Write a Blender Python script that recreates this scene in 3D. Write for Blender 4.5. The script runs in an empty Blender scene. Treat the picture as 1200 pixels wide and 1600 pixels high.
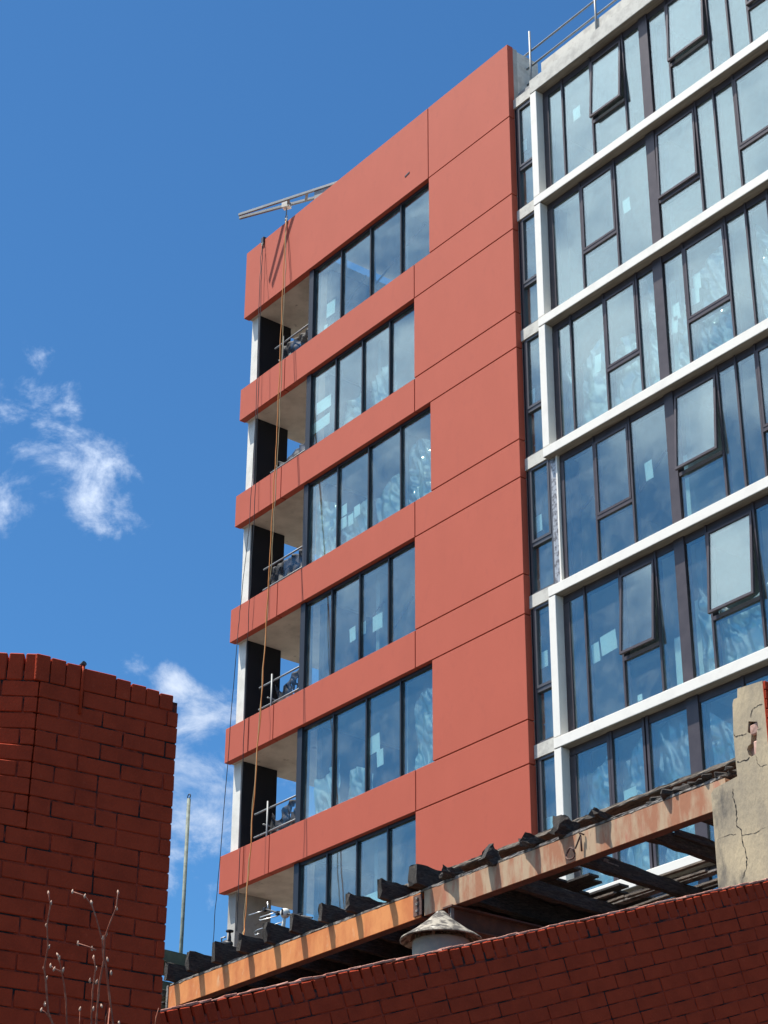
import bpy, math, random
from mathutils import Vector, Matrix, noise
random.seed(7)
R = math.radians
scene = bpy.context.scene
col = scene.collection

# ------------------------------------------------------------------ camera
# X runs right along the facades, Y into the building, Z up (0 = top storey datum)
CAM = Vector((37.278, -24.235, -14.778))
GROUND = -16.38
AZ, PIT, ROLL, FPX = R(-52.221), R(27.945), R(0.3005), 3161.7
fw = Vector((math.sin(AZ)*math.cos(PIT), math.cos(AZ)*math.cos(PIT), math.sin(PIT)))
r0 = Vector((math.cos(AZ), -math.sin(AZ), 0)); u0 = r0.cross(fw)
cr = r0*math.cos(ROLL) + u0*math.sin(ROLL); cu = -r0*math.sin(ROLL) + u0*math.cos(ROLL)
cd = bpy.data.cameras.new('camera'); cam = bpy.data.objects.new('camera', cd); col.objects.link(cam)
cam.matrix_world = Matrix(((cr.x, cu.x, -fw.x, CAM.x), (cr.y, cu.y, -fw.y, CAM.y), (cr.z, cu.z, -fw.z, CAM.z), (0, 0, 0, 1)))
cd.sensor_fit = 'VERTICAL'; cd.sensor_height = 24; cd.lens = 24*FPX/1600
cd.clip_start = 0.1; cd.clip_end = 5000
scene.camera = cam
def ray(px, py): return fw*FPX + cr*(px-600) - cu*(py-800)
def atY(px, py, y):
    d = ray(px, py); return CAM + d*((y-CAM.y)/d.y)
def atZ(px, py, z):
    d = ray(px, py); return CAM + d*((z-CAM.z)/d.z)
def atD(px, py, D): return CAM + ray(px, py)*(D/FPX)
def atP(px, py, P0, n):
    d = ray(px, py); return CAM + d*((P0-CAM).dot(n)/d.dot(n))

# ------------------------------------------------------------------ light
SUN_AZ, SUN_EL = R(37), R(67)          # azimuth measured from -Y towards -X
sv = Vector((-math.sin(SUN_AZ)*math.cos(SUN_EL), -math.cos(SUN_AZ)*math.cos(SUN_EL), math.sin(SUN_EL)))
sl = bpy.data.lights.new('sun', 'SUN'); sl.energy = 5.0; sl.angle = R(0.53); sl.color = (1, .94, .84)
so = bpy.data.objects.new('sun', sl); col.objects.link(so)
so.rotation_euler = sv.to_track_quat('Z', 'Y').to_euler(); so.location = (0, -30, 40)
scene.view_settings.view_transform = 'Standard'; scene.view_settings.look = 'None'
scene.view_settings.gamma = 1; scene.view_settings.exposure = 0.66

W = bpy.data.worlds.new('World'); scene.world = W; W.use_nodes = True
nt = W.node_tree; nt.nodes.clear()
def N(nt, t, **k):
    n = nt.nodes.new(t)
    for a, b in k.items():
        if a == 'inp':
            for i, v in b.items(): n.inputs[i].default_value = v
        else: setattr(n, a, b)
    return n
def L(nt, a, b): nt.links.new(a, b)
sky = N(nt, 'ShaderNodeTexSky', sky_type='NISHITA', sun_disc=False)
sky.sun_elevation = SUN_EL; sky.sun_rotation = math.atan2(sv.x, sv.y)
sky.altitude = 200; sky.air_density = 1.0; sky.dust_density = 0.25; sky.ozone_density = 3.0
tc = N(nt, 'ShaderNodeTexCoord')
D3 = tc.outputs['Generated']
sep = N(nt, 'ShaderNodeSeparateXYZ'); L(nt, D3, sep.inputs[0])
zz = N(nt, 'ShaderNodeMath', operation='MAXIMUM', inp={1: 0.0}); L(nt, sep.outputs[2], zz.inputs[0])
za = N(nt, 'ShaderNodeMath', operation='ADD', inp={1: 0.25}); L(nt, zz.outputs[0], za.inputs[0])
pl = N(nt, 'ShaderNodeVectorMath', operation='DIVIDE'); L(nt, D3, pl.inputs[0]); L(nt, za.outputs[0], pl.inputs[1])
ns = N(nt, 'ShaderNodeTexNoise', inp={'Scale': 21, 'Detail': 11, 'Roughness': .64, 'Distortion': .3}); sq = N(nt, 'ShaderNodeVectorMath', operation='MULTIPLY', inp={1: (1, 1, 1.5)}); L(nt, D3, sq.inputs[0]); L(nt, sq.outputs[0], ns.inputs['Vector'])
nb = N(nt, 'ShaderNodeTexNoise', inp={'Scale': 8.5, 'Detail': 7, 'Roughness': .55, 'Distortion': .3}); L(nt, D3, nb.inputs['Vector'])
# where cloud banks stand in the sky: directions and angular radii
def bank(px, py, rpx):
    d = ray(px, py).normalized(); return d, rpx/FPX
banks = [bank(0, 635, 150), bank(75, 700, 135), bank(150, 768, 130), bank(30, 770, 120), bank(290, 1225, 240), bank(325, 1290, 200),
         bank(270, 1075, 60), bank(250, 1350, 110)]
acc = None
for d, r in banks:
    vd = N(nt, 'ShaderNodeVectorMath', operation='DISTANCE', inp={1: d}); L(nt, D3, vd.inputs[0])
    mr = N(nt, 'ShaderNodeMapRange', interpolation_type='SMOOTHSTEP', inp={'From Min': r*1.25, 'From Max': r*.1, 'To Min': -.30, 'To Max': .21}); L(nt, vd.outputs['Value'], mr.inputs[0])
    if acc is None: acc = mr.outputs[0]
    else:
        mx = N(nt, 'ShaderNodeMath', operation='MAXIMUM'); L(nt, acc, mx.inputs[0]); L(nt, mr.outputs[0], mx.inputs[1]); acc = mx.outputs[0]
nc = N(nt, 'ShaderNodeMapRange', clamp=False, inp={'From Min': .5, 'From Max': 1, 'To Min': .5, 'To Max': 1.35}); L(nt, ns.outputs[0], nc.inputs[0])
sm = N(nt, 'ShaderNodeMath', operation='ADD'); L(nt, nc.outputs[0], sm.inputs[0]); L(nt, acc, sm.inputs[1])
cmA = N(nt, 'ShaderNodeMapRange', interpolation_type='SMOOTHSTEP', inp={'From Min': .53, 'From Max': 1.1, 'To Min': 0, 'To Max': .85}); L(nt, sm.outputs[0], cmA.inputs[0])
# broken cloud over the street behind the photographer, thicker higher up
bd = N(nt, 'ShaderNodeVectorMath', operation='DOT_PRODUCT', inp={1: (-.35, -.93, 0)}); L(nt, D3, bd.inputs[0])
bm = N(nt, 'ShaderNodeMapRange', interpolation_type='SMOOTHSTEP', inp={'From Min': .35, 'From Max': .6, 'To Min': 0, 'To Max': 1}); L(nt, bd.outputs['Value'], bm.inputs[0])
be = N(nt, 'ShaderNodeMapRange', inp={'From Min': .40, 'From Max': .60, 'To Min': -.04, 'To Max': .22}); L(nt, sep.outputs[2], be.inputs[0])
s2 = N(nt, 'ShaderNodeMath', operation='ADD'); L(nt, be.outputs[0], s2.inputs[0]); L(nt, nb.outputs[0], s2.inputs[1])
cb0 = N(nt, 'ShaderNodeMapRange', interpolation_type='SMOOTHSTEP', inp={'From Min': .46, 'From Max': .78, 'To Min': 0, 'To Max': .85}); L(nt, s2.outputs[0], cb0.inputs[0])
cmB = N(nt, 'ShaderNodeMath', operation='MULTIPLY'); L(nt, cb0.outputs[0], cmB.inputs[0]); L(nt, bm.outputs[0], cmB.inputs[1])
cm = N(nt, 'ShaderNodeMath', operation='MAXIMUM'); L(nt, cmA.outputs[0], cm.inputs[0]); L(nt, cmB.outputs[0], cm.inputs[1])
STR = 0.080
mix = N(nt, 'ShaderNodeMix', data_type='RGBA'); mix.inputs[7].default_value = (7.0, 7.6, 8.8, 1)
tint = N(nt, 'ShaderNodeMix', data_type='RGBA', blend_type='MULTIPLY'); tint.inputs[0].default_value = 1; tint.inputs[7].default_value = (.47, .90, 1.17, 1)
L(nt, sky.outputs[0], tint.inputs[6])
sd = N(nt, 'ShaderNodeVectorMath', operation='DOT_PRODUCT', inp={1: sv}); L(nt, D3, sd.inputs[0])
sg = N(nt, 'ShaderNodeMapRange', interpolation_type='SMOOTHSTEP', inp={'From Min': .3, 'From Max': 1, 'To Min': 1, 'To Max': 2.3}); L(nt, sd.outputs['Value'], sg.inputs[0])
cb_ = N(nt, 'ShaderNodeVectorMath', operation='SCALE', inp={0: (6.8, 7.5, 8.6)}); L(nt, sg.outputs[0], cb_.inputs['Scale']); L(nt, cb_.outputs[0], mix.inputs[7])
L(nt, cm.outputs[0], mix.inputs[0]); L(nt, tint.outputs[2], mix.inputs[6])
bg = N(nt, 'ShaderNodeBackground', inp={'Strength': STR}); L(nt, mix.outputs[2], bg.inputs[0])
wo = N(nt, 'ShaderNodeOutputWorld'); L(nt, bg.outputs[0], wo.inputs[0])

# ------------------------------------------------------------------ materials
def mat(name, base, rough=.7, var=None, vscale=3, vlo=.4, vhi=.65, metal=0, bump=0, bscale=60, stretch=(1, 1, 1), detail=6, spec=.4, extra=None):
    m = bpy.data.materials.new(name); m.use_nodes = True; t = m.node_tree; b = t.nodes['Principled BSDF']
    b.inputs['Base Color'].default_value = (*base, 1); b.inputs['Roughness'].default_value = rough
    b.inputs['Metallic'].default_value = metal; b.inputs['Specular IOR Level'].default_value = spec
    c = N(t, 'ShaderNodeTexCoord'); mp = N(t, 'ShaderNodeMapping'); mp.inputs['Scale'].default_value = stretch; L(t, c.outputs['Object'], mp.inputs[0])
    last = None
    vs = [] if var is None else [(var, vscale, vlo, vhi)]
    vs += extra or []
    for i, (vc, sc_, lo, hi) in enumerate(vs):
        n = N(t, 'ShaderNodeTexNoise', inp={'Scale': sc_, 'Detail': detail, 'Roughness': .6}); 
        off = N(t, 'ShaderNodeVectorMath', operation='ADD', inp={1: (i*7.3, i*3.1, 0)}); L(t, mp.outputs[0], off.inputs[0]); L(t, off.outputs[0], n.inputs['Vector'])
        mr = N(t, 'ShaderNodeMapRange', inp={'From Min': lo, 'From Max': hi}); L(t, n.outputs[0], mr.inputs[0])
        x = N(t, 'ShaderNodeMix', data_type='RGBA'); x.inputs[7].default_value = (*vc, 1)
        if last is None: x.inputs[6].default_value = (*base, 1)
        else: L(t, last, x.inputs[6])
        L(t, mr.outputs[0], x.inputs[0]); last = x.outputs[2]
    if last is not None: L(t, last, b.inputs['Base Color'])
    if bump:
        n2 = N(t, 'ShaderNodeTexNoise', inp={'Scale': bscale, 'Detail': 5}); L(t, mp.outputs[0], n2.inputs['Vector'])
        bp = N(t, 'ShaderNodeBump', inp={'Strength': bump, 'Distance': .01}); L(t, n2.outputs[0], bp.inputs['Height']); L(t, bp.outputs[0], b.inputs['Normal'])
    return m
M = {}
M['red'] = mat('painted_precast_red', (.475, .093, .051), .75, (.45, .087, .047), 1.2, .35, .65, bump=.12, bscale=25, extra=[((.43, .083, .047), 6, .55, .8), ((.49, .14, .10), 5, .70, .82)], stretch=(1, 1, .55))
M['white'] = mat('white_cladding', (.84, .80, .72), .5, (.74, .70, .63), 2.5, .5, .8, bump=.06)
M['concrete'] = mat('raw_concrete', (.46, .44, .40), .85, (.34, .32, .29), 2.2, .4, .65, bump=.4, bscale=30, extra=[((.24, .22, .20), 6, .62, .75)])
M['concrete_pale'] = mat('pale_concrete', (.60, .58, .52), .85, (.42, .40, .36), 4, .45, .7, bump=.4, bscale=30, extra=[((.30, .28, .25), 12, .62, .75)])
M['beamsoffit'] = mat('board_marked_underside', (.33, .29, .235), .85, (.22, .19, .155), 5, .4, .65, bump=.3, stretch=(.4, 4, 1))  # unpainted underside, its brown darkened to carry the shade below the beams
M['soffit'] = mat('soffit_concrete', (.66, .60, .52), .85, (.48, .43, .37), 1.7, .4, .68, bump=.3, bscale=20, extra=[((.22, .19, .16), 4, .64, .76)])
M['frame'] = mat('dark_aluminium', (.066, .054, .060), .42, (.085, .07, .075), 4, .4, .7, metal=.2)
M['stripframe'] = mat('grey_aluminium', (.10, .10, .11), .4, metal=.3)
M['black'] = mat('black_cladding', (.014, .016, .022), .55, bump=.05)
M['stud'] = mat('galvanised_stud', (.45, .45, .45), .45, (.16, .15, .15), 14, .45, .6, metal=.5)
M['galv'] = mat('galvanised_steel', (.27, .285, .29), .55, (.20, .21, .215), 3, .4, .7, metal=.3)
M['pole'] = mat('weathered_pole', (.20, .23, .19), .7, (.13, .15, .12), 15, .45, .6)
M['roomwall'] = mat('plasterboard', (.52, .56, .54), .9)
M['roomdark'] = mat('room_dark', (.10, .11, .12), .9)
M['ceiling'] = mat('ceiling_white', (.55, .56, .56), .9)
M['paper'] = mat('paper_notice', (.82, .95, .93), .8)
M['cloth'] = mat('shade_cloth', (.012, .013, .018), .6, bump=.4, bscale=20)
M['brick'] = mat('painted_brick', (.43, .050, .017), .72, (.34, .040, .014), 7, .4, .7, bump=.4, bscale=70, spec=.12, extra=[((.48, .075, .03), 22, .64, .8), ((.30, .034, .011), 3, .56, .75)])
M['joint'] = mat('painted_joint', (.37, .042, .014), .8, (.012, .008, .007), 9, .45, .57, bump=.6, bscale=60)
M['bricktop'] = mat('worn_brick_top', (.55, .27, .20), .85, (.36, .12, .08), 14, .48, .66, bump=.6, bscale=50)
M['orange'] = mat('orange_rusted_steel', (.72, .27, .08), .65, (.58, .18, .05), 4, .42, .60, bump=.25, bscale=40, stretch=(1, 1, .4), extra=[((.72, .40, .20), 9, .62, .75), ((.20, .09, .05), 14, .70, .78)])
M['rust'] = mat('rusted_steel', (.37, .155, .08), .75, (.46, .32, .20), 4.5, .43, .56, bump=.3, bscale=40, stretch=(1, 1, .3), extra=[((.42, .13, .075), 6, .56, .7), ((.17, .09, .06), 16, .64, .75)])
M['rustdark'] = mat('dark_rusted_steel', (.10, .055, .045), .8, (.16, .08, .055), 6, .45, .65, bump=.3)
M['char'] = mat('charred_timber', (.040, .033, .028), .8, (.10, .082, .066), 9, .45, .7, bump=1, bscale=45, stretch=(6, 1, 6), extra=[((.010, .009, .009), 20, .5, .65)])
M['charpale'] = mat('scorched_board', (.22, .18, .14), .85, (.08, .066, .054), 7, .4, .65, bump=.8, bscale=40, stretch=(1, 5, 5))
M['ash'] = mat('ashen_timber', (.24, .22, .20), .9, (.07, .06, .05), 12, .45, .62, bump=1, bscale=50)
M['render'] = mat('old_sand_render', (.50, .40, .255), .9, (.34, .28, .195), 2.2, .42, .60, bump=.5, bscale=40, stretch=(1, 1, .45), extra=[((.13, .115, .095), 3.4, .50, .62), ((.60, .47, .29), 8, .68, .8)])
M['crack'] = mat('crack_dark', (.02, .016, .014), .95)
M['pinkbrick'] = mat('bare_brick', (.60, .38, .30), .9, (.45, .26, .2), 30, .4, .6)
M['cowl'] = mat('weathered_cowl', (.33, .295, .235), .85, (.08, .07, .06), 13, .44, .56, bump=.4, bscale=50, extra=[((.60, .55, .47), 24, .60, .72)])
M['cowlbase'] = mat('cowl_base_plaster', (.36, .31, .24), .85, (.28, .26, .22), 8, .45, .7, bump=.3)
M['rope'] = mat('orange_rope', (.58, .22, .06), .8); M['rope2'] = mat('tan_rope', (.34, .26, .14), .8)
M['cable'] = mat('black_cable', (.02, .02, .022), .5)
M['twig'] = mat('twig_bark', (.30, .085, .05), .7, (.40, .17, .11), 30, .45, .6); M['bud'] = mat('twig_bud', (.50, .34, .25), .7)
M['olive'] = mat('olive_fascia', (.13, .13, .075), .7, (.09, .09, .055), 5, .4, .6)
M['asphalt'] = mat('asphalt', (.06, .06, .06), .9, (.045, .045, .045), 2, .4, .6)
M['earth'] = mat('pale_ground', (.08, .068, .052), .95, (.06, .05, .04), .5, .4, .6)
M['aerial'] = mat('aerial_metal', (.60, .62, .62), .35, metal=.7); M['plastic'] = mat('pale_plastic', (.68, .66, .58), .5)
M['roofmem'] = mat('roof_membrane', (.3, .3, .3), .9)

def glassmat(name, tintc, ior, wav, gcol=(.93, .97, 1)):
    m = bpy.data.materials.new(name); m.use_nodes = True; t = m.node_tree; t.nodes.clear()
    c = N(t, 'ShaderNodeTexCoord'); oi = N(t, 'ShaderNodeObjectInfo')
    ad = N(t, 'ShaderNodeVectorMath', operation='ADD'); L(t, c.outputs['Object'], ad.inputs[0]); L(t, oi.outputs['Random'], ad.inputs[1])
    n = N(t, 'ShaderNodeTexNoise', inp={'Scale': .9, 'Detail': 1.5}); L(t, ad.outputs[0], n.inputs['Vector'])
    bp = N(t, 'ShaderNodeBump', inp={'Strength': wav, 'Distance': .02}); L(t, n.outputs[0], bp.inputs['Height'])
    # film of building dust on the outside
    n2 = N(t, 'ShaderNodeTexNoise', inp={'Scale': 2.2, 'Detail': 7, 'Roughness': .65}); L(t, ad.outputs[0], n2.inputs['Vector'])
    dm = N(t, 'ShaderNodeMapRange', inp={'From Min': .42, 'From Max': .75, 'To Min': .02, 'To Max': .11}); L(t, n2.outputs[0], dm.inputs[0])
    lw_ = N(t, 'ShaderNodeLayerWeight'); L(t, bp.outputs[0], lw_.inputs['Normal'])
    pw = N(t, 'ShaderNodeMath', operation='POWER', inp={1: 4.0}); L(t, lw_.outputs['Facing'], pw.inputs[0])
    f = N(t, 'ShaderNodeMapRange', inp={'From Min': 0, 'From Max': 1, 'To Min': ior, 'To Max': 1}); L(t, pw.outputs[0], f.inputs[0])
    tr = N(t, 'ShaderNodeBsdfTransparent'); tr.inputs[0].default_value = (*tintc, 1)
    g = N(t, 'ShaderNodeBsdfGlossy', inp={'Roughness': .012}); g.inputs[0].default_value = (*gcol, 1); L(t, bp.outputs[0], g.inputs['Normal'])
    df = N(t, 'ShaderNodeBsdfDiffuse'); df.inputs[0].default_value = (.55, .62, .62, 1)
    x = N(t, 'ShaderNodeMixShader'); L(t, f.outputs[0], x.inputs[0]); L(t, tr.outputs[0], x.inputs[1]); L(t, g.outputs[0], x.inputs[2])
    y = N(t, 'ShaderNodeMixShader'); L(t, dm.outputs[0], y.inputs[0]); L(t, x.outputs[0], y.inputs[1]); L(t, df.outputs[0], y.inputs[2])
    o = N(t, 'ShaderNodeOutputMaterial'); L(t, y.outputs[0], o.inputs[0])
    return m
M['glass'] = glassmat('coated_glass', (.86, .95, .94), .18, .10, (.84, .97, .95))
def filmmat():
    m = bpy.data.materials.new('protective_plastic'); m.use_nodes = True; t = m.node_tree; t.nodes.clear()
    tr = N(t, 'ShaderNodeBsdfTransparent'); tr.inputs[0].default_value = (.82, .9, .88, 1)
    g = N(t, 'ShaderNodeBsdfGlossy', inp={'Roughness': .10}); g.inputs[0].default_value = (1, 1, 1, 1)
    df = N(t, 'ShaderNodeBsdfDiffuse'); df.inputs[0].default_value = (.66, .86, .78, 1)
    tl = N(t, 'ShaderNodeBsdfTranslucent'); tl.inputs[0].default_value = (.62, .76, .72, 1)
    a = N(t, 'ShaderNodeMixShader', inp={0: .4}); L(t, df.outputs[0], a.inputs[1]); L(t, tl.outputs[0], a.inputs[2])
    b = N(t, 'ShaderNodeMixShader', inp={0: .36}); L(t, a.outputs[0], b.inputs[1]); L(t, g.outputs[0], b.inputs[2])
    c = N(t, 'ShaderNodeTexCoord'); n = N(t, 'ShaderNodeTexNoise', inp={'Scale': 2.2, 'Detail': 3}); L(t, c.outputs['Object'], n.inputs['Vector'])
    mr = N(t, 'ShaderNodeMapRange', inp={'From Min': .35, 'From Max': .7, 'To Min': .55, 'To Max': 1.0}); L(t, n.outputs[0], mr.inputs[0])
    x = N(t, 'ShaderNodeMixShader'); L(t, mr.outputs[0], x.inputs[0]); L(t, tr.outputs[0], x.inputs[1]); L(t, b.outputs[0], x.inputs[2])
    o = N(t, 'ShaderNodeOutputMaterial'); L(t, x.outputs[0], o.inputs[0]); return m
M['film'] = filmmat()

def netmat():
    m = bpy.data.materials.new('scaffold_netting'); m.use_nodes = True; t = m.node_tree; b = t.nodes['Principled BSDF']
    b.inputs['Base Color'].default_value = (.014, .016, .022, 1); b.inputs['Roughness'].default_value = .7
    tr = N(t, 'ShaderNodeBsdfTransparent'); x = N(t, 'ShaderNodeMixShader', inp={0: .78}); c = N(t, 'ShaderNodeTexCoord')
    n = N(t, 'ShaderNodeTexNoise', inp={'Scale': 2.5, 'Detail': 2}); L(t, c.outputs['Object'], n.inputs['Vector'])
    mr = N(t, 'ShaderNodeMapRange', inp={'From Min': .4, 'From Max': .6, 'To Min': .6, 'To Max': .97}); L(t, n.outputs[0], mr.inputs[0]); L(t, mr.outputs[0], x.inputs[0])
    L(t, tr.outputs[0], x.inputs[1]); L(t, b.outputs[0], x.inputs[2]); L(t, x.outputs[0], t.nodes['Material Output'].inputs[0]); return m
M['net'] = netmat()
M['blade'] = mat('sunbleached_concrete', (.74, .72, .66), .85, (.62, .60, .54), 3, .45, .7, bump=.3, bscale=30)  # even whitish concrete, paler than the raw concrete
M['blackframe'] = mat('black_aluminium', (.026, .028, .035), .4, metal=.1)

# ------------------------------------------------------------------ mesh helpers
class MB:
    def __init__(s): s.v = []; s.f = []; s.m = []
    def add(s, vs, fs, mi=0):
        o = len(s.v); s.v += [Vector(v) for v in vs]; s.f += [tuple(i+o for i in f) for f in fs]; s.m += [mi]*len(fs)
    def box(s, x0, x1, y0, y1, z0, z1, mi=0):
        s.add([(x, y, z) for x in (x0, x1) for y in (y0, y1) for z in (z0, z1)],
              [(0, 1, 3, 2), (4, 6, 7, 5), (0, 4, 5, 1), (2, 3, 7, 6), (0, 2, 6, 4), (1, 5, 7, 3)], mi)
        return s
    def obox(s, c, a, b, d, ha, hb, hd, bev=0, jit=0, mi=0):
        """oriented box, centre c, unit axes a b d, half sizes; optional chamfer and jitter"""
        c = Vector(c)
        if not bev:
            s.add([c + a*(i*ha) + b*(j*hb) + d*(k*hd) + Vector([random.uniform(-jit, jit) for _ in range(3)]) for i in (-1, 1) for j in (-1, 1) for k in (-1, 1)],
                  [(0, 1, 3, 2), (4, 6, 7, 5), (0, 4, 5, 1), (2, 3, 7, 6), (0, 2, 6, 4), (1, 5, 7, 3)], mi); return s
        vs = []; idx = {}
        for i in (-1, 1):
            for j in (-1, 1):
                for k in (-1, 1):
                    jv = Vector([random.uniform(-jit, jit) for _ in range(3)]) if jit else Vector()
                    for ax in range(3):
                        q = [ha-bev, hb-bev, hd-bev]; q[ax] += bev
                        idx[(i, j, k, ax)] = len(vs)
                        vs.append(c + a*(i*q[0]) + b*(j*q[1]) + d*(k*q[2]) + jv)
        I = idx; fs = []
        for t in (-1, 1):
            fs.append([I[(t, j, k, 0)] for j, k in ((-1, -1), (1, -1), (1, 1), (-1, 1))])
            fs.append([I[(i, t, k, 1)] for i, k in ((-1, -1), (-1, 1), (1, 1), (1, -1))])
            fs.append([I[(i, j, t, 2)] for i, j in ((-1, -1), (1, -1), (1, 1), (-1, 1))])
        for p in (-1, 1):
            for q in (-1, 1):
                fs.append([I[(p, q, -1, 0)], I[(p, q, 1, 0)], I[(p, q, 1, 1)], I[(p, q, -1, 1)]])
                fs.append([I[(p, -1, q, 0)], I[(p, 1, q, 0)], I[(p, 1, q, 2)], I[(p, -1, q, 2)]])
                fs.append([I[(-1, p, q, 1)], I[(1, p, q, 1)], I[(1, p, q, 2)], I[(-1, p, q, 2)]])
                for k in (-1, 1): fs.append([I[(p, q, k, 0)], I[(p, q, k, 1)], I[(p, q, k, 2)]])
        s.add(vs, fs, mi); return s
    def tube(s, pts, r, n=8, mi=0, cap=True):
        pts = [Vector(p) for p in pts]; rs = r if isinstance(r, (list, tuple)) else [r]*len(pts)
        o = len(s.v); up = Vector((.13, .07, 1)).normalized()
        for i, p in enumerate(pts):
            t = (pts[min(i+1, len(pts)-1)] - pts[max(i-1, 0)]).normalized()
            a = t.cross(up)
            if a.length < .1: a = t.cross(Vector((1, 0, 0)))
            a.normalize(); b = t.cross(a)
            for k in range(n):
                w = 2*math.pi*k/n; s.v.append(p + a*(math.cos(w)*rs[i]) + b*(math.sin(w)*rs[i]))
        for i in range(len(pts)-1):
            for k in range(n):
                k2 = (k+1) % n; s.f.append((o+i*n+k, o+i*n+k2, o+(i+1)*n+k2, o+(i+1)*n+k)); s.m.append(mi)
        if cap:
            s.f.append(tuple(o+k for k in range(n))); s.m.append(mi)
            s.f.append(tuple(o+(len(pts)-1)*n+k for k in reversed(range(n)))); s.m.append(mi)
        return s
    def bar(s, p, q, w, h, up=Vector((0, 0, 1)), mi=0):
        p = Vector(p); q = Vector(q); a = (q-p); l = a.length; a.normalize(); b = a.cross(up).normalized(); d = b.cross(a)
        return s.obox((p+q)/2, a, b, d, l/2, w/2, h/2, mi=mi)
    def lathe(s, c, prof, n=32, mi=0):
        o = len(s.v)
        for r, z in prof:
            for k in range(n):
                w = 2*math.pi*k/n; s.v.append(Vector(c) + Vector((r*math.cos(w), r*math.sin(w), z)))
        for i in range(len(prof)-1):
            for k in range(n):
                k2 = (k+1) % n; s.f.append((o+i*n+k, o+i*n+k2, o+(i+1)*n+k2, o+(i+1)*n+k)); s.m.append(mi)
        return s
    def prism(s, poly, d, mi=0):
        """poly list of points (planar), extruded by vector d"""
        n = len(poly); s.add([Vector(p) for p in poly] + [Vector(p)+d for p in poly],
              [tuple(range(n)), tuple(reversed(range(n, 2*n)))] + [(i, (i+1) % n, (i+1) % n+n, i+n) for i in range(n)], mi); return s
    def build(s, name, m, parent=None, smooth=False, loc=None):
        root = parent
        while root is not None and root.parent: root = root.parent
        off = root.location.copy() if root is not None else (Vector(loc) if loc else Vector())
        me = bpy.data.meshes.new(name)
        me.from_pydata([tuple(v-off) for v in s.v], [], s.f)
        ms = m if isinstance(m, (list, tuple)) else [m]
        for q in ms: me.materials.append(q)
        me.polygons.foreach_set('material_index', s.m)
        if smooth: me.polygons.foreach_set('use_smooth', [True]*len(s.f))
        me.update()
        import bmesh
        b = bmesh.new(); b.from_mesh(me); bmesh.ops.recalc_face_normals(b, faces=b.faces); b.to_mesh(me); b.free()
        o = bpy.data.objects.new(name, me); col.objects.link(o)
        if parent is not None: o.parent = parent
        else: o.location = off
        return o
def thing(name, label, cat, loc, group=None):
    o = bpy.data.objects.new(name, None); o.empty_display_size = .3; col.objects.link(o); o.location = loc
    o['label'] = label; o['category'] = cat
    if group: o['group'] = group
    return o
def tag(o, label, cat, group=None):
    o['label'] = label; o['category'] = cat
    if group: o['group'] = group
    return o
X, Y, Z = Vector((1, 0, 0)), Vector((0, 1, 0)), Vector((0, 0, 1))

# ------------------------------------------------------------------ ground
g = MB(); g.add([(-1500, -1500, GROUND), (1500, -1500, GROUND), (1500, 1500, GROUND), (-1500, 1500, GROUND)], [(0, 1, 2, 3)])
o = g.build('ground', M['earth']); o['kind'] = 'structure'
g = MB(); g.box(29.6, 45, -120, 120, GROUND+.004, GROUND+.008); o = g.build('road', M['asphalt']); o['kind'] = 'structure'

# ------------------------------------------------------------------ apartment building
BZ = Vector((0, 0, GROUND))
bld = thing('apartment_building', 'tall unfinished apartment block with red panelled facade and white framed glazing', 'building', BZ)
T = [16.48, 12.24, 9.145, 6.02, 2.94, -.163, -3.26, -6.36, -9.45, -12.5]      # top edges of red bands
B = [14.41, 11.32, 8.28, 5.155, 2.086, -1.037, -4.13, -7.22, -10.3, -13.4]    # bottom edges
WR = [7.65, 7.09, 7.65, 7.09, 7.65, 7.09, 7.65, 7.09, 7.65]
RU = 10.53; GY = .11; GL = 2.93
J = .012   # half joint
def panel(u0, u1, z0, z1):
    MB().obox(((u0+u1)/2, .085, (z0+z1)/2), X, Y, Z, (u1-u0)/2, .085, (z1-z0)/2, bev=.006).build('facade_panel', M['red'], bld)
def split(u0, u1, cuts, z0, z1):
    us = [u0]+[c for c in cuts if u0 < c < u1]+[u1]
    for i, (a, b_) in enumerate(zip(us[:-1], us[1:])):
        panel(a+(J if i else 0), b_-(J if i < len(us)-2 else 0), z0, z1)
back = MB()
for k in range(len(T)):
    z1 = T[k]; z0 = B[k]
    cuts = {0: [7.64], 4: [.95, 1.95, 7.1], 5: [.95, 1.95, 7.1]}.get(k, [1.95, 7.1])
    split(0, RU, cuts, z0+(0 if k == 0 else J*0), z1)
    # solid right hand bay under the band
    if k < len(T)-1:
        panel(WR[k]+.004, RU, T[k+1]+2*J, z0-2*J)
        back.box(WR[k]+.03, RU-.01, .165, .30, T[k+1]-.02, z0+.02)
    back.box(GL+.02, RU-.01, .172, .30, z0+.03, z1-.02)
back.box(.06, GL, .172, .30, B[0]+.3, T[0]-.03)
back.build('concrete_backing', M['concrete'], bld)
# return of the parapet seen at its right end, in bare concrete
MB().box(RU-.10, RU-.012, .302, .95, B[0]+.3, T[0]-.06).build('parapet_return', M['concrete_pale'], bld)
MB().obox((6.85, -.004, 14.98), Vector((.98, 0, .17)).normalized(), Y, Vector((-.17, 0, .98)).normalized(), .09, .006, .02).build('vent_slot', M['frame'], bld)
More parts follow.
